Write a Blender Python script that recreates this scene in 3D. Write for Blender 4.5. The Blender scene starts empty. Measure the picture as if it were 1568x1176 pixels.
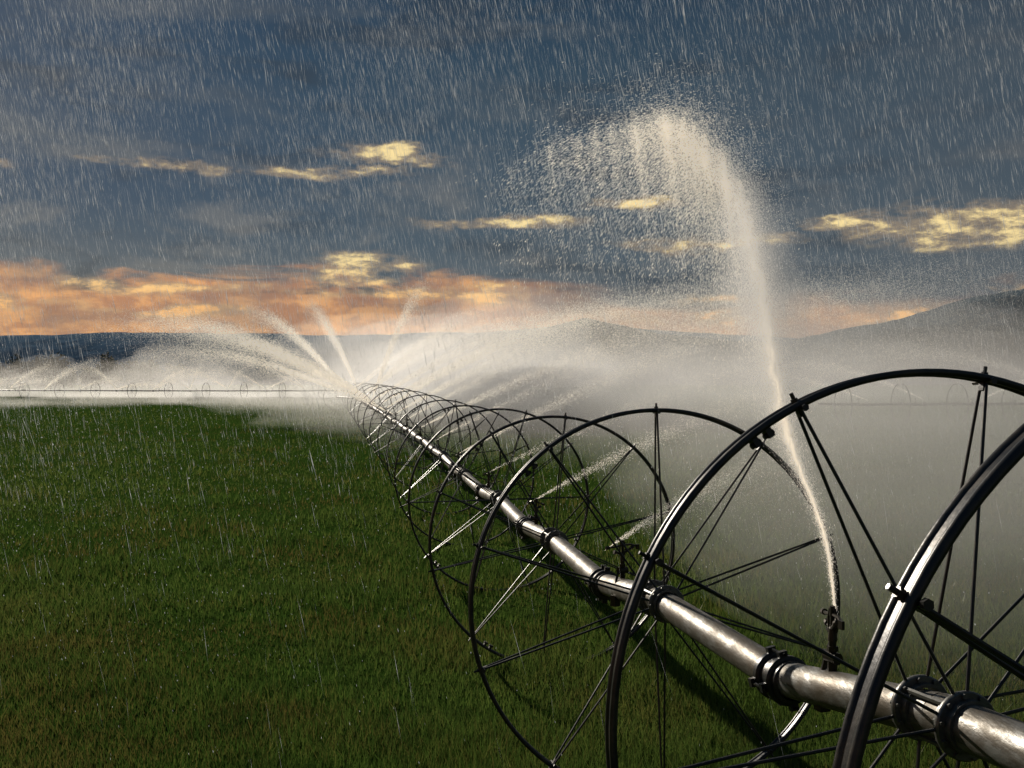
import bpy, math, random
import numpy as np
from mathutils import Vector, Matrix
random.seed(3); rng=np.random.default_rng(7)
S=bpy.context.scene
S.view_settings.view_transform='Standard'; S.view_settings.look='None'; S.view_settings.exposure=0
COL=S.collection

# ---------------------------------------------------------------- helpers
class N:
    """tiny node-expression helper"""
    def __init__(s,tree): s.t=tree; s.n=tree.nodes; s.l=tree.links
    def new(s,typ,**k):
        n=s.n.new(typ)
        for a,b in k.items(): setattr(n,a,b)
        return n
    def put(s,sock,v):
        if isinstance(v,bpy.types.NodeSocket): s.l.new(v,sock)
        else: sock.default_value=v
    def m(s,op,*a,clamp=False):
        n=s.n.new('ShaderNodeMath'); n.operation=op; n.use_clamp=clamp
        for i,v in enumerate(a): s.put(n.inputs[i],v)
        return n.outputs[0]
    def vm(s,op,*a):
        n=s.n.new('ShaderNodeVectorMath'); n.operation=op
        for i,v in enumerate(a): s.put(n.inputs[i],v)
        return n.outputs['Value'] if op in('DOT_PRODUCT','LENGTH') else n.outputs[0]
    def mix(s,f,a,b,blend='MIX'):
        n=s.n.new('ShaderNodeMix'); n.data_type='RGBA'; n.blend_type=blend
        s.put(n.inputs[0],f)
        for k,v in ((6,a),(7,b)):
            if not isinstance(v,bpy.types.NodeSocket): v=(*v,1) if len(v)==3 else v
            s.put(n.inputs[k],v)
        return n.outputs[2]
    def ss(s,v,a,b):
        n=s.n.new('ShaderNodeMapRange'); n.interpolation_type='SMOOTHSTEP'
        s.put(n.inputs[0],v); n.inputs[1].default_value=a; n.inputs[2].default_value=b
        return n.outputs[0]
    def noise(s,vec,scale,detail=5,rough=.55,dist=0):
        n=s.n.new('ShaderNodeTexNoise'); s.put(n.inputs['Vector'],vec)
        n.inputs['Scale'].default_value=scale; n.inputs['Detail'].default_value=detail
        n.inputs['Roughness'].default_value=rough; n.inputs['Distortion'].default_value=dist
        return n.outputs['Fac']
    def comb(s,x,y,z):
        n=s.n.new('ShaderNodeCombineXYZ')
        for i,v in enumerate((x,y,z)): s.put(n.inputs[i],v)
        return n.outputs[0]
    def sep(s,v):
        n=s.n.new('ShaderNodeSeparateXYZ'); s.l.new(v,n.inputs[0]); return n.outputs
def lin(r,g,b):
    f=lambda c:(c/255/12.92) if c/255<=.04045 else ((c/255+.055)/1.055)**2.4
    return (f(r),f(g),f(b))
def newmat(name):
    m=bpy.data.materials.new(name); m.use_nodes=True; m.node_tree.nodes.clear()
    h=N(m.node_tree); out=h.new('ShaderNodeOutputMaterial'); return m,h,out
def principled(h,out,base,rough=.5,metal=0,bump=None,spec=.5):
    p=h.new('ShaderNodeBsdfPrincipled')
    h.put(p.inputs['Base Color'],base if isinstance(base,bpy.types.NodeSocket) else (*base,1))
    h.put(p.inputs['Roughness'],rough); h.put(p.inputs['Metallic'],metal)
    h.put(p.inputs['Specular IOR Level'],spec)
    if bump:
        b=h.new('ShaderNodeBump'); h.put(b.inputs['Height'],bump[0]); b.inputs['Strength'].default_value=bump[1]
        b.inputs['Distance'].default_value=bump[2]; h.l.new(b.outputs[0],p.inputs['Normal'])
    h.l.new(p.outputs[0],out.inputs[0]); return p
def np_mesh(name,verts,faces,mat,smooth=False,parent=None):
    me=bpy.data.meshes.new(name); k=faces.shape[1]
    me.vertices.add(len(verts)); me.vertices.foreach_set('co',verts.astype(np.float32).ravel())
    me.loops.add(faces.size); me.loops.foreach_set('vertex_index',faces.astype(np.int32).ravel())
    me.polygons.add(len(faces)); me.polygons.foreach_set('loop_start',np.arange(0,faces.size,k,dtype=np.int32))
    if smooth: me.polygons.foreach_set('use_smooth',np.ones(len(faces),dtype=bool))
    me.update(); me.validate(); me.materials.append(mat)
    o=bpy.data.objects.new(name,me); COL.objects.link(o)
    if parent: o.parent=parent
    return o
def streaks(name,c,d,L,W,mat,parent=None):
    n=len(c); d=d/np.linalg.norm(d,axis=1,keepdims=True)
    r=rng.normal(size=(n,3)); a=np.cross(d,r); a/=np.linalg.norm(a,axis=1,keepdims=True); b=np.cross(d,a)
    L=L[:,None]/2; W=W[:,None]/2
    V=np.empty((n,5,3)); V[:,0]=c-d*L; V[:,1]=c+d*L
    for i in range(3):
        t=i*2*math.pi/3; V[:,2+i]=c+d*L*.15+(a*math.cos(t)+b*math.sin(t))*W
    F=np.array([[0,3,2],[0,4,3],[0,2,4],[1,2,3],[1,3,4],[1,4,2]])
    F=(np.arange(n)[:,None,None]*5+F[None]).reshape(-1,3)
    return np_mesh(name,V.reshape(-1,3),F,mat,parent=parent)

# ---------------------------------------------------------------- materials
def mat_glow_drop(name,col,gain,e):
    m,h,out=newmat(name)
    t=h.new('ShaderNodeBsdfTranslucent'); t.inputs[0].default_value=(*[c*gain for c in col],1)  # gain lifts the colour so backlit drops look brighter
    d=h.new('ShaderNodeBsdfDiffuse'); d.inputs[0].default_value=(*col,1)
    em=h.new('ShaderNodeEmission'); em.inputs[0].default_value=(*col,1); em.inputs[1].default_value=e  # added self-glow, stands in for light scattered between drops
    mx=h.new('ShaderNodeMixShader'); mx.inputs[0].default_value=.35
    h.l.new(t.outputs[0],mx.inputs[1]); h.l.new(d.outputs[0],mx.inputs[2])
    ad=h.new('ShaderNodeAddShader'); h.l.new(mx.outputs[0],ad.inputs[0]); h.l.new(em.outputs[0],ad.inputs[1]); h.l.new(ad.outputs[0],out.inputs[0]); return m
M_DROP=mat_glow_drop('water_droplets_glow',(.96,.92,.85),1.2,.16); M_RAIN=mat_glow_drop('falling_water_glow',(.84,.85,.86),1.0,.05)

m,h,out=newmat('dark_steel'); g=h.new('ShaderNodeNewGeometry').outputs['Position']
n1=h.noise(g,14,6,.6); n2=h.noise(g,90,3)
principled(h,out,h.mix(h.ss(n1,.45,.7),(.019,.020,.022),(.05,.042,.033)),h.m('ADD',h.m('MULTIPLY',n1,.3),.2),.3,(n2,.25,.002)); M_STEEL=m
m,h,out=newmat('aluminium_pipe'); tc=h.new('ShaderNodeNewGeometry').outputs['Position']
st=h.vm('MULTIPLY',tc,(1,.25,1))
n1=h.noise(tc,5,7,.65); n2=h.noise(st,40,5,.65); n3=h.noise(tc,120,3)
c=h.mix(h.ss(n1,.36,.62),(.27,.27,.26),(.12,.10,.075)); c=h.mix(h.ss(n2,.42,.62),c,(.10,.088,.07))
principled(h,out,c,h.m('ADD',h.m('MULTIPLY',n2,.5),.24),.6,(h.m('ADD',n2,h.m('MULTIPLY',n3,.3)),.5,.004)); M_PIPE=m
m,h,out=newmat('galvanised_hub'); g=h.new('ShaderNodeNewGeometry').outputs['Position']
n2=h.noise(g,60,4,.6)
principled(h,out,h.mix(n2,(.2,.2,.19),(.07,.065,.06)),.4,.7,(n2,.3,.003)); M_HUB=m
m,h,out=newmat('worn_brass'); g=h.new('ShaderNodeNewGeometry').outputs['Position']
n2=h.noise(g,80,4,.6); principled(h,out,h.mix(n2,(.05,.04,.025),(.02,.018,.015)),.4,.6,(n2,.3,.002)); M_BRASS=m

# ---------------------------------------------------------------- terrain profile
HUBS=[(1.40,1.65,1.165),(1.185,2.74,1.085),(.736,4.96,.92),(.32,7.62,.80),(-.13,10.45,.786),(-.64,13.55,.755),
(-1.133,16.6,.78),(-1.785,20.3,.828),(-2.416,23.6,.885),(-3.09,27.1,.933),(-3.86,31.1,.98),(-4.71,35.7,1.016),
(-5.62,40.6,1.04),(-6.84,47.2,1.07),(-8.14,54.2,1.11),(-9.6,62,1.12),(-12.3,70,1.12)]
R=.96
gy=np.array([-50,0]+[p[1] for p in HUBS]+[120,230,420,900,9000.]); gz=np.array([.2,.2]+[p[2]-R for p in HUBS]+[.35,.35,-.6,-1,-2.])
def gh(x,y):
    x=np.asarray(x,float); y=np.asarray(y,float)
    z=(np.interp(y-1.5,gy,gz)+np.interp(y,gy,gz)+np.interp(y+1.5,gy,gz))/3
    w=np.clip(y/40,0,1)
    return z+ .03*np.sin(x*.7+y*.31)*(1-w)*.6 + w*.12*np.sin(x*.05+.6)*np.clip(1-y/400,0,1)
m,h,out=newmat('field_soil'); g=h.new('ShaderNodeNewGeometry').outputs['Position']
n1=h.noise(g,.5,6,.6); n2=h.noise(g,9,8,.7); n3=h.noise(g,.06,4)
c=h.mix(n2,(.014,.032,.005),(.05,.11,.017)); c=h.mix(h.m('MULTIPLY',h.ss(n1,.5,.75),.6),c,(.06,.062,.017)); c=h.mix(h.m('MULTIPLY',n3,.5),c,(.035,.072,.011))
d=h.new('ShaderNodeBsdfDiffuse'); h.l.new(c,d.inputs[0]); bp=h.new('ShaderNodeBump'); h.l.new(n2,bp.inputs['Height']); bp.inputs['Distance'].default_value=.1
h.l.new(bp.outputs[0],d.inputs['Normal']); h.l.new(d.outputs[0],out.inputs[0]); M_GROUND=m
ys=np.concatenate([np.linspace(-30,0,10),np.linspace(.5,60,90),np.geomspace(62,9000,60)])
xs=np.concatenate([-np.geomspace(9000,22,45),np.linspace(-20,20,70),np.geomspace(22,9000,45)])
X,Y=np.meshgrid(xs,ys); Z=gh(X,Y); V=np.stack([X,Y,Z],-1).reshape(-1,3)
nx,ny=len(xs),len(ys); I=np.arange(nx*ny).reshape(ny,nx)
F=np.stack([I[:-1,:-1],I[:-1,1:],I[1:,1:],I[1:,:-1]],-1).reshape(-1,4)
np_mesh('field_ground',V,F,M_GROUND,True)

# grass (one mesh of blades)
m,h,out=newmat('grass_blades'); g=h.new('ShaderNodeNewGeometry'); P=g.outputs['Position']; rnd=g.outputs['Random Per Island']
n1=h.noise(P,.45,5,.6); n3=h.noise(P,2.2,4,.6); n5=h.noise(P,.12,3)
c=h.mix(rnd,(.032,.080,.011),(.13,.205,.038)); c=h.mix(h.m('MULTIPLY',h.ss(n3,.4,.7),.6),c,(.02,.046,.010))
c=h.mix(h.m('MULTIPLY',h.ss(h.m('ADD',h.m('MULTIPLY',rnd,.3),n1),.62,.86),.7),c,(.17,.11,.035))
c=h.mix(h.m('MULTIPLY',h.ss(n5,.4,.62),.5),c,(.15,.20,.045))
d=h.new('ShaderNodeBsdfDiffuse'); t=h.new('ShaderNodeBsdfTranslucent'); gl=h.new('ShaderNodeBsdfGlossy'); gl.inputs['Roughness'].default_value=.3; gl.inputs[0].default_value=(.6,.6,.55,1)
h.l.new(c,d.inputs[0]); h.l.new(c,t.inputs[0])
a=h.new('ShaderNodeMixShader'); a.inputs[0].default_value=.4; h.l.new(d.outputs[0],a.inputs[1]); h.l.new(t.outputs[0],a.inputs[2])
b=h.new('ShaderNodeMixShader'); b.inputs[0].default_value=.02; h.l.new(a.outputs[0],b.inputs[1]); h.l.new(gl.outputs[0],b.inputs[2])
h.l.new(b.outputs[0],out.inputs[0]); M_GRASS=m
n=450000
y=1/rng.uniform(1/110,1/3.6,n); x=rng.uniform(-1,1,n)*(.66*y+3)
z=gh(x,y); patch=.75+.35*np.sin(x*1.3+np.sin(y*.9)*2)*np.sin(y*1.1+x*.4)
hgt=rng.uniform(.05,.14,n)*patch*(1+.004*y); w=.0032*(y/5)**.85*rng.uniform(.7,1.4,n)
th=rng.uniform(0,2*math.pi,n); lean=rng.uniform(0,.8,n)*hgt; la=rng.uniform(0,2*math.pi,n)
dx,dy=np.cos(th)*w,np.sin(th)*w
V=np.empty((n,3,3)); V[:,0]=np.stack([x-dx,y-dy,z-.01],-1); V[:,1]=np.stack([x+dx,y+dy,z-.01],-1)
V[:,2]=np.stack([x+lean*np.cos(la),y+lean*np.sin(la),z+hgt],-1)
np_mesh('grass',V.reshape(-1,3),np.arange(n*3).reshape(-1,3),M_GRASS)

# ---------------------------------------------------------------- mesh part builders
class MB:
    def __init__(s): s.v=[]; s.f=[]
    def tube(s,p,q,r,seg=8,r2=None,cap=True):
        p,q=Vector(p),Vector(q); d=(q-p).normalized(); a=d.orthogonal().normalized(); b=d.cross(a); r2=r if r2 is None else r2
        i=len(s.v)
        for c,rr in((p,r),(q,r2)):
            for k in range(seg):
                t=2*math.pi*k/seg; s.v.append(tuple(c+a*math.cos(t)*rr+b*math.sin(t)*rr))
        for k in range(seg):
            k2=(k+1)%seg; s.f.append((i+k,i+k2,i+seg+k2,i+seg+k))
        if cap: s.f.append(tuple(i+k for k in reversed(range(seg)))); s.f.append(tuple(i+seg+k for k in range(seg)))
    def path(s,pts,r,seg=8):
        for a,b in zip(pts[:-1],pts[1:]): s.tube(a,b,r,seg)
    def box(s,c,ax,hs):
        i=len(s.v); c=Vector(c)
        for sx in(-1,1):
            for sy in(-1,1):
                for sz in(-1,1): s.v.append(tuple(c+ax[0]*sx*hs[0]+ax[1]*sy*hs[1]+ax[2]*sz*hs[2]))
        for f in((0,1,3,2),(4,6,7,5),(0,4,5,1),(2,3,7,6),(0,2,6,4),(1,5,7,3)): s.f.append(tuple(i+k for k in f))
    def lathe(s,prof,seg=96):
        i=len(s.v); k=len(prof)
        for j in range(seg):
            t=2*math.pi*j/seg
            for r,yy in prof: s.v.append((r*math.cos(t),yy,r*math.sin(t)))
        for j in range(seg):
            j2=(j+1)%seg
            for a in range(k):
                b=(a+1)%k; s.f.append((i+j*k+a,i+j*k+b,i+j2*k+b,i+j2*k+a))
    def mesh(s,name,mat,smooth=True):
        me=bpy.data.meshes.new(name); me.from_pydata(s.v,[],s.f); me.materials.append(mat)
        if smooth:
            me.polygons.foreach_set('use_smooth',[True]*len(me.polygons))
            try: me.set_sharp_from_angle(angle=math.radians(40))
            except Exception: pass
        me.update(); return me
def addobj(name,me,parent,mat4=None):
    o=bpy.data.objects.new(name,me); COL.objects.link(o); o.parent=parent
    if mat4 is not None: o.matrix_world=mat4
    return o

NS=10
def rim_mesh(seg=120):
    b=MB()
    prof=[]
    for c in(-.018,.018):
        for k in range(9):
            t=(-150+k*300/8) if c>0 else (30+k*300/8)
            t=math.radians(t); prof.append((R-.0105+.0105*math.sin(t),c+.0105*math.cos(t)))
    b.lathe(prof,seg)
    for k in range(NS):
        t=math.pi/2+k*2*math.pi/NS; e=Vector((math.cos(t),0,math.sin(t))); tn=Vector((-math.sin(t),0,math.cos(t)))
        b.box(e*(R-.032),(e,tn,Vector((0,1,0))),(.013,.007,.010))
        b.tube(e*(R-.02)+Vector((0,-.045,0)),e*(R-.02)+Vector((0,.045,0)),.006,8)
        b.tube(e*(R-.02)+Vector((0,-.046,0)),e*(R-.02)+Vector((0,-.036,0)),.010,6)
        b.tube(e*(R-.004),e*(R+.008),.010,6)
        b.tube(e*(R+.004),e*(R+.025),.0055,6)
        if k%3==1:
            for off in(.12,.17):
                t2=t+off; e2=Vector((math.cos(t2),0,math.sin(t2))); tn2=Vector((-math.sin(t2),0,math.cos(t2)))
                b.box(e2*(R-.034),(e2,tn2,Vector((0,1,0))),(.014,.009,.016))
                b.tube(e2*(R-.04)-tn2*.016,e2*(R-.04)+tn2*.016,.008,8)
    for k in range(NS):
        t=math.pi/2+k*2*math.pi/NS
        for sgn in(-1,1):
            t2=t+sgn*.10*(1 if k%2 else -1)
            b.tube((.075*math.cos(t2),sgn*.10,.075*math.sin(t2)),((R-.02)*math.cos(t),sgn*.012,(R-.02)*math.sin(t)),.0052,7)
    return b.mesh('wheel_rim_and_spokes',M_STEEL)
def hub_mesh():
    b=MB()
    for sgn in(-1,1):
        c=sgn*.10
        b.lathe([(.066,c-.010),(.088,c-.010),(.092,c-.005),(.092,c+.005),(.088,c+.010),(.066,c+.010)],32)
        b.lathe([(.064,c-.035),(.073,c-.035),(.073,c+.035),(.064,c+.035)],32)
        for k in range(NS):
            t=math.pi/2+(k+.5)*2*math.pi/NS
            b.tube((.081*math.cos(t),c-.018,.081*math.sin(t)),(.081*math.cos(t),c+.018,.081*math.sin(t)),.007,6)
    for k in range(3):
        t=k*2.09+.4; b.tube((.075*math.cos(t),-.1,.075*math.sin(t)),(.075*math.cos(t),.1,.075*math.sin(t)),.008,6)
    return b.mesh('wheel_hub',M_HUB)
def coupler_mesh():
    b=MB()
    for c in(-.045,.045):
        b.lathe([(.064,c-.014),(.084,c-.014),(.09,c-.009),(.09,c+.009),(.084,c+.014),(.064,c+.014)],32)
        for k in range(4):
            t=k*math.pi/2+.5; e=Vector((math.cos(t),0,math.sin(t)))
            b.box(e*.095+Vector((0,c,0)),(e,Vector((-e.z,0,e.x)),Vector((0,1,0))),(.014,.016,.011))
            b.tube(e*.10+Vector((0,-.07,0)),e*.10+Vector((0,.07,0)),.006,6)
    b.lathe([(.0635,-.09),(.076,-.085),(.076,.085),(.0635,.09)],32)
    return b.mesh('pipe_coupler',M_STEEL)
def sprinkler_mesh():
    b=MB(); U=Vector
    b.tube((0,0,.05),(.0,0,.115),.013,10); b.tube((0,0,.075),(0,0,.092),.019,6)
    b.tube((0,0,.11),(0,0,.15),.016,10,.012)
    b.tube((0,0,.15),(-.045,.02,.178),.009,8,.0065); b.tube((-.045,.02,.178),(-.062,.027,.188),.012,8,.008)
    b.tube((0,0,.145),(.04,-.012,.158),.009,8,.007); b.tube((.04,-.012,.158),(.052,-.016,.162),.012,8)
    b.path([U((-.018,0,.14)),U((-.024,0,.18)),U((-.014,0,.215)),U((0,0,.222)),U((.014,0,.215)),U((.022,0,.18)),U((.018,0,.14))],.0045,6)
    b.tube((0,0,.19),(0,0,.225),.009,8); b.tube((0,0,.15),(0,0,.19),.008,8)
    b.path([U((-.085,.03,.188)),U((-.05,.012,.198)),U((0,0,.198)),U((.05,-.012,.19)),U((.085,-.03,.186))],.006,6)
    b.box((-.088,.032,.184),(U((1,0,0)),U((0,1,0)),U((0,0,1))),(.011,.005,.014))
    b.tube((.078,-.027,.187),(.098,-.034,.184),.011,8)
    b.tube((-.03,0,.055),(.03,0,.055),.02,10); b.path([U((.03,0,.055)),U((.05,0,.0)),U((.055,0,-.09))],.008,6); b.box((.056,0,-.11),(U((1,0,0)),U((0,1,0)),U((0,0,1))),(.02,.02,.03))
    b.tube((0,0,.0),(0,0,.05),.016,8)
    return b.mesh('impact_sprinkler',M_BRASS)
ME_RIM,ME_HUB,ME_CPL,ME_SPR=rim_mesh(),hub_mesh(),coupler_mesh(),sprinkler_mesh()

def axis_matrix(p,d,phase=0):
    d=Vector(d).normalized(); up=Vector((0,0,1)); xax=d.cross(up).normalized(); zax=xax.cross(d).normalized()
    M=Matrix((xax,d,zax)).transposed().to_4x4(); M.translation=Vector(p)
    return M@Matrix.Rotation(phase,4,'Y')
def wheel_line(hubs,joint_sag,phases,pm=None):
    e=bpy.data.objects.new('irrigation_wheel_line',None); COL.objects.link(e)
    pts=[];joints=[]
    for i,hb in enumerate(hubs):
        pts.append(Vector(hb))
        if i<len(hubs)-1:
            t=.42; q=Vector(hb).lerp(Vector(hubs[i+1]),t); q.z-=joint_sag(i); pts.append(q); joints.append(q)
    pb=MB()
    for a,b in zip(pts[:-1],pts[1:]): pb.tube(a,b,.0635,28,cap=False)
    ext=pts[0]+(pts[0]-pts[1]).normalized()*1.2; pb.tube(ext,pts[0],.0635,28)
    addobj('pipe',pb.mesh('pipe',pm or M_PIPE),e)
    for i,hb in enumerate(hubs):
        a=Vector(hubs[max(0,i-1)]); b=Vector(hubs[min(len(hubs)-1,i+1)])
        M=axis_matrix(hb,b-a,phases(i))
        addobj('wheel_%d'%(i+1),ME_RIM,e,M); addobj('hub_%d'%(i+1),ME_HUB,e,M)
    for i,q in enumerate(joints):
        if len(hubs)==17 and i==0: continue
        d=Vector(hubs[i+1])-Vector(hubs[i]); addobj('coupler_%d'%(i+1),ME_CPL,e,axis_matrix(q,d,.3*i))
        s=q.lerp(Vector(hubs[i]),.38)
        M=Matrix.Translation(s+Vector((0,0,.055)))@Matrix.Rotation(i*1.9,4,'Z')
        addobj('sprinkler_%d'%(i+1),ME_SPR,e,M)
    return e,joints
ph=[.25,.19,0,.1,.3,.5,.2,.05,.4,.3,.15,.55,.1,.3,.2,.4,.1]
_,J=wheel_line(HUBS,lambda i:[0.0,.10,.09,.06,.05][i] if i<5 else .03,lambda i:ph[i])
hl=[(-17-4.6*k,112+ .8*k,float(gh(-17-4.6*k,112+.8*k))+R) for k in range(26)]
_,JL=wheel_line(hl,lambda i:.02,lambda i:.37*i,M_STEEL)
hr=[(15.3+2.75*k,46+.25*k,float(gh(15.3+2.75*k,46+.25*k))+R-.1) for k in range(10)]
_,JR=wheel_line(hr,lambda i:.02,lambda i:.29*i,M_STEEL)

# ---------------------------------------------------------------- water jets
def catmull(P,t):
    n=len(P)-1; s=np.clip(t*n,0,n-1e-6); i=s.astype(int); f=(s-i)[:,None]
    g=lambda k:P[np.clip(k,0,n)]
    a,b,c,d=g(i-1),g(i),g(i+1),g(i+2)
    return .5*((2*b)+(-a+c)*f+(2*a-5*b+4*c-d)*f**2+(-a+3*b-3*c+d)*f**3)
MJ=np.array([(1.095,3.36,1.19,.003),(1.223,3.9,1.41,.017),(1.30,4.6,1.69,.042),(1.385,5.2,1.96,.085),(1.578,6.2,2.44,.13),(1.753,7.2,2.98,.165),
(1.862,8.2,3.60,.21),(1.748,9,4.17,.27),(1.487,9.6,4.57,.30),(1.024,10,4.55,.30),(.446,10.3,4.5,.28),(-.165,10.5,4.2,.3)])
spray=bpy.data.objects.new('water_spray',None); COL.objects.link(spray)
n=240000
t=rng.beta(1.45,1.35,n)
Q=catmull(MJ,t); Q2=catmull(MJ,np.clip(t+.01,0,1)); d=(Q2-Q)[:,:3]+1e-6
keep=rng.uniform(0,1,n)<np.interp(t,[0,.4,.62,.72,.8,1],[.5,.6,1,.85,.3,.06]); Q,d,t=Q[keep],d[keep],t[keep]; n=len(t)
rad=rng.exponential(.62,(n,1))
off=rng.normal(size=(n,3)); off/=np.linalg.norm(off,axis=1,keepdims=True); off*=Q[:,3:4]*rad*1.05
off+= (np.sin(t*170+2*np.sin(t*37))[:,None]*np.array([[.2,.12,.2]])*Q[:,3:4])*np.clip(t*2,0,1)[:,None]
fall=rng.exponential(1,n)*np.interp(t,[0,.3,.6,1],[0,.0,.34,.55])
C=Q[:,:3]+off; C[:,2]-=fall; C[:,0]+=fall*.12
d=d/np.linalg.norm(d,axis=1,keepdims=True); d[:,2]-=fall*1.5
dist=C[:,1]; big=1+1.4*(rng.uniform(0,1,n)>.95)
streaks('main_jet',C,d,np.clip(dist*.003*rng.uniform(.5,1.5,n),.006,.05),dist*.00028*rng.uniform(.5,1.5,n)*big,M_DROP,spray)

def ballistic(p0,az,el,v,n,spread,size,drag=.35,tmax=.8):
    t=tmax*rng.uniform(0,1,n)**.75*rng.uniform(.55,1,n)
    a=az+rng.normal(0,spread*.5,n); e=el+rng.normal(0,spread*.5,n)
    s=(1-np.exp(-drag*t))/drag*v
    hx=s*np.cos(e)
    C=np.stack([p0[0]+np.sin(a)*hx,p0[1]+np.cos(a)*hx,p0[2]+s*np.sin(e)-4.9*t*t],-1)
    fall=rng.exponential(.6,n)*np.clip(t/tmax,0,1)**1.5; C[:,2]-=fall
    vel=np.stack([np.sin(a)*v*np.cos(e),np.cos(a)*v*np.cos(e),v*np.sin(e)-9.8*t-fall*6],-1)
    k=C[:,2]>gh(C[:,0],C[:,1])+.05
    return C[k],vel[k],size*np.interp(t[k]/tmax,[0,.3,1],[.95,.75,.5])
cc,dd,ss_=[],[],[]
def jet(p,az,el,v,n,spread=.055,size=None,**k):
    size=p[1]*.00033 if size is None else size
    c,d,s=ballistic((p[0],p[1],p[2]+.2),math.radians(az),math.radians(el),v,n,spread,size,**k); cc.append(c); dd.append(d); ss_.append(s)
for j,az,el,v,nn,tm in [(2,48,22,10,14000,.5),(3,62,24,16,20000,.8),(4,68,24,17,9000,.9),(5,72,27,20,20000,1.0),(6,66,27,19,9000,.95),(7,78,27,21,18000,1.0),(8,58,28,19,10000,.95),(9,75,30,21,16000,1.0),
 (9,-80,26,18,6000,.5),(10,66,32,20,14000,1.0),(11,-60,30,19,12000,.8),(11,75,30,21,12000,1.0),(12,62,32,21,13000,1.0),(12,15,50,18,9000,.8),(12,-78,31,20,12000,.8),(13,-82,31,21,17000,.85),(13,-86,28,22,11000,.95),(13,35,38,19,11000,.9),(14,-32,46,19,14000,.85),(14,60,36,19,12000,1.0),(15,-88,25,21,12000,.95),(15,-55,44,19,14000,.95),(15,40,35,19,11000,.9)]:
    jet(J[j],az,el,v,nn,tmax=tm)
for k,q in enumerate(JL):
    for _ in range(2): jet(q,random.uniform(-110,110),random.uniform(18,42),random.uniform(10,16),1700,spread=.10,tmax=.9,size=q[1]*.00023)
for k,q in enumerate(JR):
    jet(q,random.choice([-60,60])+random.uniform(-20,20),random.uniform(20,30),random.uniform(13,19),3200,spread=.06,tmax=.95,size=q[1]*.00028)
C=np.concatenate(cc); D=np.concatenate(dd); W=np.concatenate(ss_)
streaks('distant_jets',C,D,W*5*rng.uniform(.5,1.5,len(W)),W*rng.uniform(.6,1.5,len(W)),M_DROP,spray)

def rain(n,xr,yr,zr,ln,wd,tilt):
    x=rng.uniform(*xr,n); y=rng.uniform(yr[0]**1.5,yr[1]**1.5,n)**(1/1.5); z=rng.uniform(*zr,n)
    k=(z>gh(x,y)+.08)&(rng.uniform(0,1,n)<(.62+.38*np.sin(x*1.1+y*.6+2*np.sin(z*.5)))*np.clip(1.05-.05*(x+3),.45,1)*np.clip(z/4.,.12,1)); x,y,z=x[k],y[k],z[k]; n=len(x)
    d=np.stack([tilt+rng.normal(0,.07,n),rng.normal(0,.1,n),-np.ones(n)],-1)
    return np.stack([x,y,z],-1),d,rng.uniform(*ln,n),wd*(.3+rng.exponential(.65,n))*y
a=rain(210000,(-13,11),(3.5,22),(0,10.5),(.10,.36),.00015,.2)
b=rain(60000,(-9,7),(3.5,11),(0,2.2),(.006,.018),.00045,.2)
C,D,L_,W=[np.concatenate(q) for q in zip(a,b)]
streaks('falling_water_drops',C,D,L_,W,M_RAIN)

# ---------------------------------------------------------------- mist (real scattering volumes, uniform density puffs)
mist_e=bpy.data.objects.new('mist',None); COL.objects.link(mist_e)
VM={}
def vmat(dn):
    if dn not in VM:
        m,h,out=newmat('mist_%g'%dn); v=h.new('ShaderNodeVolumeScatter'); v.inputs['Color'].default_value=(1,.98,.94,1); v.inputs['Anisotropy'].default_value=.5
        v.inputs['Density'].default_value=dn; h.l.new(v.outputs[0],out.inputs['Volume']); VM[dn]=m
    return VM[dn]
def puff(c,r,dn,scales=(1,.78,.54),lump=.16):
    for sc in scales:
        nu,nv=40,20; ph_=rng.uniform(0,6.28,6)
        u=np.linspace(0,2*math.pi,nu,endpoint=False); v=np.linspace(.08,math.pi-.08,nv)
        U_,V_=np.meshgrid(u,v); P=np.stack([np.cos(U_)*np.sin(V_),np.sin(U_)*np.sin(V_),np.cos(V_)],-1)
        k=1+lump*(np.sin(P[...,0]*3+ph_[0])*np.sin(P[...,2]*4+ph_[1])+.7*np.sin(P[...,1]*5+P[...,0]*4+ph_[2]))
        P=P*k[...,None]*np.array(r)*sc+np.array(c)
        Vt=[tuple(q) for q in P.reshape(-1,3)]; F=[]
        for j in range(nv-1):
            for i in range(nu): F.append((j*nu+i,(j+1)*nu+i,(j+1)*nu+(i+1)%nu,j*nu+(i+1)%nu))
        F.append(tuple(range(nu))); F.append(tuple((nv-1)*nu+i for i in reversed(range(nu))))
        me=bpy.data.meshes.new('mist_puff'); me.from_pydata(Vt,[],F); me.materials.append(vmat(dn)); me.update(); addobj('mist_puff',me,mist_e)
puff((-2.6,60,2.6),(10,17,4.4),.012,(1,.84,.68,.52,.36))
puff((1,50,1.),(12,16,3.4),.012,(1,.8,.6,.4))
puff((8.5,40,.6),(16,20,4.6),.007)
puff((8.4,19,.2),(6.9,12,2.7),.013)
puff((5.6,10,.2),(4.3,5.0,1.9),.022,(1,.8,.6))
puff((12,78,1),(32,30,7),.004,(1,.6))
puff((52,110,0),(45,40,9),.003,(1,.6))
for k in range(11): puff((-16-10.5*k,126+1.5*k+random.uniform(-8,3),.4),(random.uniform(7,12),random.uniform(8,16),random.uniform(1.6,5.2)),.009,(1,.82,.62,.42),.30)
for k in range(7): puff((-14-11*k,88+random.uniform(-9,9),.1),(random.uniform(8,13),random.uniform(12,18),random.uniform(.9,1.6)),.006,(1,.66),.25)
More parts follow.
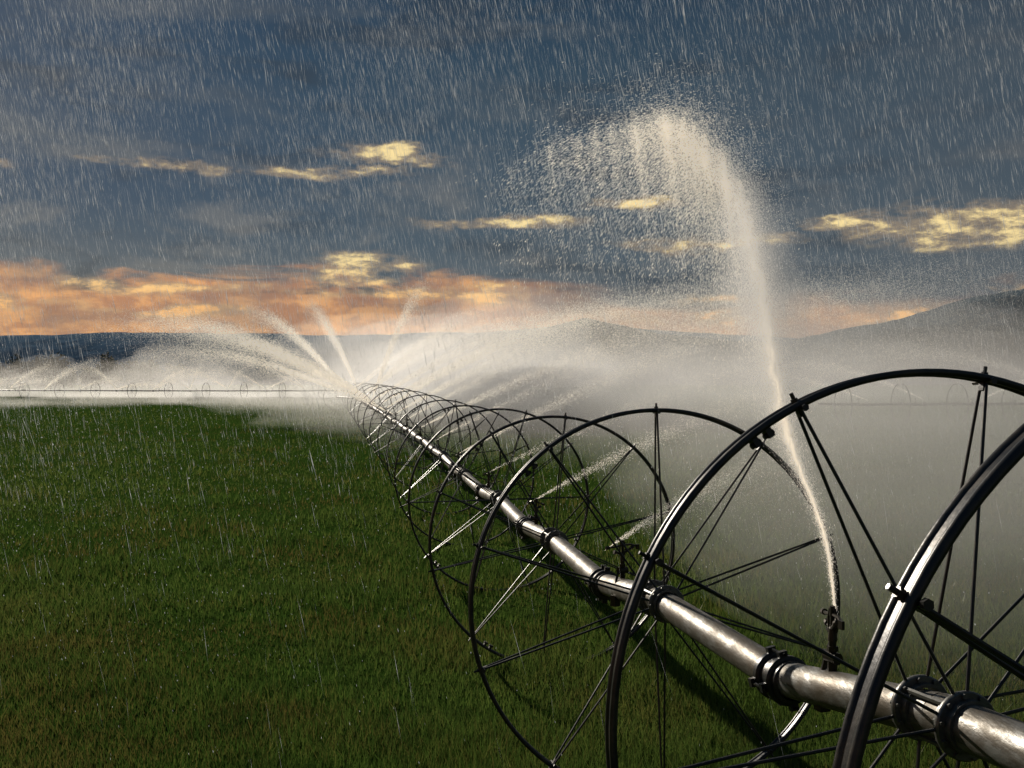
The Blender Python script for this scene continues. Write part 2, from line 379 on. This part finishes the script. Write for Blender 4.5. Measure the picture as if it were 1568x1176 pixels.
def jet_volume(scale,dn,t0,t1):
    tt=np.linspace(t0,t1,30); Q=catmull(MJ,tt); Q2=catmull(MJ,np.clip(tt+.01,0,1)); V=[];F=[];ns=16
    for i in range(30):
        d=Vector(Q2[i,:3]-Q[i,:3]).normalized(); a=d.orthogonal().normalized() if i==0 else (a-d*a.dot(d)).normalized(); b=d.cross(a)
        rr=Q[i,3]*scale*min(1,.1+(29-i)/12,.2+i/5)
        for k in range(ns):
            th=2*math.pi*k/ns; V.append(tuple(Vector(Q[i,:3])+(a*math.cos(th)+b*math.sin(th))*rr*(1+.15*math.sin(i*1.3+k))))
    for i in range(29):
        for k in range(ns): F.append((i*ns+k,i*ns+(k+1)%ns,(i+1)*ns+(k+1)%ns,(i+1)*ns+k))
    F.append(tuple(reversed(range(ns)))); F.append(tuple(29*ns+k for k in range(ns)))
    me=bpy.data.meshes.new('jet_mist'); me.from_pydata(V,[],F); me.materials.append(vmat(dn)); me.update(); addobj('jet_mist',me,mist_e)
jet_volume(2.2,.2,.03,.62); jet_volume(1.7,.25,.03,.62); jet_volume(1.1,.6,.02,.60)

# ---------------------------------------------------------------- hills
def hills(name,y0,depth,pts,col,seed,rough):
    r=np.random.default_rng(seed); nx,ny=260,26
    xs=np.linspace(pts[0][0],pts[-1][0],nx); hh=np.interp(xs,[p[0] for p in pts],[p[1] for p in pts])
    for k in range(1,8):
        hh=hh+rough*np.sin(xs*.0016*2**k*.7+r.uniform(0,6))*12/1.7**k
    V=[]
    for j in range(ny):
        s=j/(ny-1); prof=math.sin(s*math.pi/2)**.8
        z=hh*prof+ (r.normal(0,1,nx)*rough*1.2*np.sin(s*math.pi)+ np.sin(xs*.01+s*5)*rough*5*np.sin(s*math.pi)) -8*(1-s)
        V.append(np.stack([xs,np.full(nx,y0+depth*s),z],-1))
    V.append(np.stack([xs,np.full(nx,y0+depth*1.6),np.full(nx,-20.)],-1)); ny+=1
    I=np.arange(nx*ny).reshape(ny,nx); F=np.stack([I[:-1,:-1],I[:-1,1:],I[1:,1:],I[1:,:-1]],-1).reshape(-1,4)
    m,h,out=newmat(name+'_hazed_slope'); P=h.new('ShaderNodeNewGeometry').outputs['Position']
    n1=h.noise(P,.008,7,.65); principled(h,out,h.mix(n1,tuple(c*.6 for c in col),tuple(c*1.4 for c in col)),1,0,(n1,.6,30),.0)  # bluish slope colour has the distance haze painted in
    return np_mesh(name,np.concatenate(V),F,m,True)
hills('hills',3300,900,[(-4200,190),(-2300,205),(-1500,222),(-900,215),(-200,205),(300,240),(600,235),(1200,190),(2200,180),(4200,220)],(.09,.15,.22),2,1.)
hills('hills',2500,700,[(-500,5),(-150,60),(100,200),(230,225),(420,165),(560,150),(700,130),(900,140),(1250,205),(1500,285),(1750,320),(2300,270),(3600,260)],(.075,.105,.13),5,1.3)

# distant trees (one mass)
m,h,out=newmat('tree_foliage'); P=h.new('ShaderNodeNewGeometry').outputs['Position']
principled(h,out,h.mix(h.noise(P,.4,3),(.02,.035,.02),(.05,.07,.03)),.9); MT=m
V=[]
for k in range(70):
    x0=random.choice([random.uniform(-330,-215),random.uniform(-330,-215),random.uniform(-700,600)]); y0=650+random.uniform(-30,30); H=random.uniform(10,21) if x0>-340 and x0<-210 else random.uniform(4,9)
    nl=420; p=rng.normal(size=(nl,3)); p/=np.linalg.norm(p,axis=1,keepdims=True); p*=rng.uniform(.3,1,(nl,1))**.5*(1+.3*np.sin(p[:,:1]*5+k))
    c=np.array([x0,y0,H*.55-1])+p*np.array([H*.36,H*.36,H*.48]); s=H*.05
    tri=c[:,None,:]+rng.normal(size=(nl,3,3))*s; V.append(tri.reshape(-1,3))
    V.append(np.array([[x0-.3,y0,-2],[x0+.3,y0,-2],[x0,y0,H*.6]]))
V=np.concatenate(V); np_mesh('distant_tree_row',V,np.arange(len(V)).reshape(-1,3),MT)

# ---------------------------------------------------------------- sky + sun
AZ,EL=math.radians(-32),math.radians(22)
w=bpy.data.worlds.new('World'); S.world=w; w.use_nodes=True; w.node_tree.nodes.clear(); h=N(w.node_tree)
out=h.new('ShaderNodeOutputWorld')
sky=h.new('ShaderNodeTexSky',sky_type='NISHITA'); sky.sun_disc=False; sky.sun_elevation=EL; sky.sun_rotation=AZ%(2*math.pi)
G=h.new('ShaderNodeTexCoord').outputs['Generated']; x,y,z=h.sep(G)
A=h.m('ARCTAN2',x,y); E=h.m('DIVIDE',z,h.m('MAXIMUM',h.m('SQRT',h.m('ADD',h.m('MULTIPLY',x,x),h.m('MULTIPLY',y,y))),.05))
vec=h.comb(A,h.m('MULTIPLY',E,4.5),0.)
n1=h.noise(vec,2.4,7,.55,.3); n2=h.noise(h.vm('ADD',vec,(5,3,1)),6,9,.62,.5)
n3=h.noise(h.comb(A,h.m('MULTIPLY',E,2.6),4.),20,10,.68,.15); n4=h.noise(h.comb(A,h.m('MULTIPLY',E,2.5),9.),9,6,.6,.3)
ramp=h.new('ShaderNodeValToRGB'); cr=ramp.color_ramp
stops=[(0,(132,116,102)),(.12,(118,112,108)),(.2,(92,100,106)),(.35,(72,88,100)),(.55,(62,80,94)),(.75,(48,70,86)),(1,(26,54,76))]
cr.elements[0].position=0; cr.elements[0].color=(*lin(*stops[0][1]),1); cr.elements[1].position=1; cr.elements[1].color=(*lin(*stops[-1][1]),1)
for p,c in stops[1:-1]:
    e=cr.elements.new(p); e.color=(*lin(*c),1)
Ed=h.m('ADD',E,h.m('MULTIPLY_ADD',n1,.12,-.06)); h.l.new(h.m('DIVIDE',Ed,.4,clamp=True),ramp.inputs[0]); c=ramp.outputs[0]
c=h.mix(h.m('MULTIPLY',h.m('MULTIPLY',h.ss(A,.1,-.5),h.ss(E,.09,.2)),.65),c,lin(12,58,90))
c=h.mix(h.m('MULTIPLY',h.ss(n1,.5,.66),.5),c,lin(100,104,106))
c=h.mix(h.m('MULTIPLY',h.ss(n2,.5,.68),.6),c,lin(42,54,66))
c=h.mix(h.m('MULTIPLY',h.m('MULTIPLY',h.ss(n4,.5,.7),h.ss(E,.34,.12)),.4),c,lin(134,130,124))
c=h.mix(h.m('MULTIPLY',h.ss(A,.0,.5),.4),c,lin(78,84,90))
def gauss(a0,e0,sa,se):
    da=h.m('DIVIDE',h.m('SUBTRACT',Aw,a0),sa); de=h.m('DIVIDE',h.m('SUBTRACT',Ew,e0),se)
    return h.m('EXPONENT',h.m('MULTIPLY',h.m('ADD',h.m('MULTIPLY',da,da),h.m('MULTIPLY',de,de)),-1))
Ew=h.m('ADD',E,h.m('MULTIPLY_ADD',n4,.05,-.025)); Aw=h.m('ADD',A,h.m('MULTIPLY_ADD',n2,.12,-.06))
En=h.m('ADD',E,h.m('MULTIPLY_ADD',n2,.09,-.045))
band=h.m('MULTIPLY',h.ss(En,.110,.094),h.ss(E,-.02,.03))
bl=h.m('MULTIPLY',band,h.ss(Aw,.14,-.06)); br=h.m('MULTIPLY',h.m('MULTIPLY',h.m('MULTIPLY',band,h.ss(En,.088,.06)),h.ss(A,.7,.3)),.65)
c=h.mix(h.m('MULTIPLY',h.m('MAXIMUM',bl,br),h.m('MULTIPLY_ADD',n4,2.2,-.3,clamp=True)),c,h.mix(h.ss(n3,.4,.6),lin(184,130,96),lin(236,172,112)))
px=lambda u,v,su,sv:((u-784)/1524,(588-v)/1524*math.cos(math.atan((u-784)/1524)),su/1524,sv/1524)
g=None
for u,v,su,sv,k in [(270,249,110,10,.9),(595,238,80,14,1),(500,262,120,10,.8),(15,250,60,11,.85),(770,342,130,12,.95),(550,410,75,22,1.1),(740,450,95,16,.9),
   (1275,338,60,12,1.05),(1440,345,130,28,1.3),(1550,342,60,22,1.3),(965,313,70,9,.9),(1090,370,140,12,.85),(1060,487,160,12,.85),(1095,458,60,9,.9),(1400,490,120,11,.8),(300,442,160,10,.9),(640,452,130,11,1),(1510,440,70,11,.8),(60,462,120,11,.8),(280,482,110,11,.9)]:
    q=h.m('MULTIPLY',gauss(*px(u,v,su,sv)),k); g=q if g is None else h.m('MAXIMUM',g,q)
val=h.m('ADD',h.m('MULTIPLY',g,.95),h.m('MULTIPLY_ADD',n3,5.5,-2.75))
gate=h.ss(g,.08,.5)
halo=h.m('MULTIPLY',gate,h.ss(val,-.2,.8)); core=h.m('MULTIPLY',gate,h.ss(val,.55,1.45))
c=h.mix(h.m('MULTIPLY',halo,.55),c,lin(172,150,122))
c=h.mix(core,c,h.mix(h.ss(E,.07,.13),lin(252,190,118),lin(255,228,162)))
bg1=h.new('ShaderNodeBackground'); h.l.new(sky.outputs[0],bg1.inputs[0]); bg1.inputs[1].default_value=.05
bg2=h.new('ShaderNodeBackground'); h.l.new(c,bg2.inputs[0]); bg2.inputs[1].default_value=1
mx=h.new('ShaderNodeMixShader'); mx.inputs[0].default_value=.96
h.l.new(bg1.outputs[0],mx.inputs[1]); h.l.new(bg2.outputs[0],mx.inputs[2]); h.l.new(mx.outputs[0],out.inputs[0])

sd=bpy.data.lights.new('sun','SUN'); sd.energy=5; sd.angle=math.radians(.5); sd.color=(1,.91,.78)
so=bpy.data.objects.new('sun',sd); COL.objects.link(so)
so.rotation_euler=Vector((math.sin(AZ)*math.cos(EL),math.cos(AZ)*math.cos(EL),math.sin(EL))).to_track_quat('Z','Y').to_euler()

cam=bpy.data.cameras.new('camera'); cam.lens=35; cam.sensor_width=36; cam.clip_start=.05; cam.clip_end=20000
co=bpy.data.objects.new('camera',cam); COL.objects.link(co); co.location=(0,0,2.0); co.rotation_euler=(math.radians(90),0,0); S.camera=co
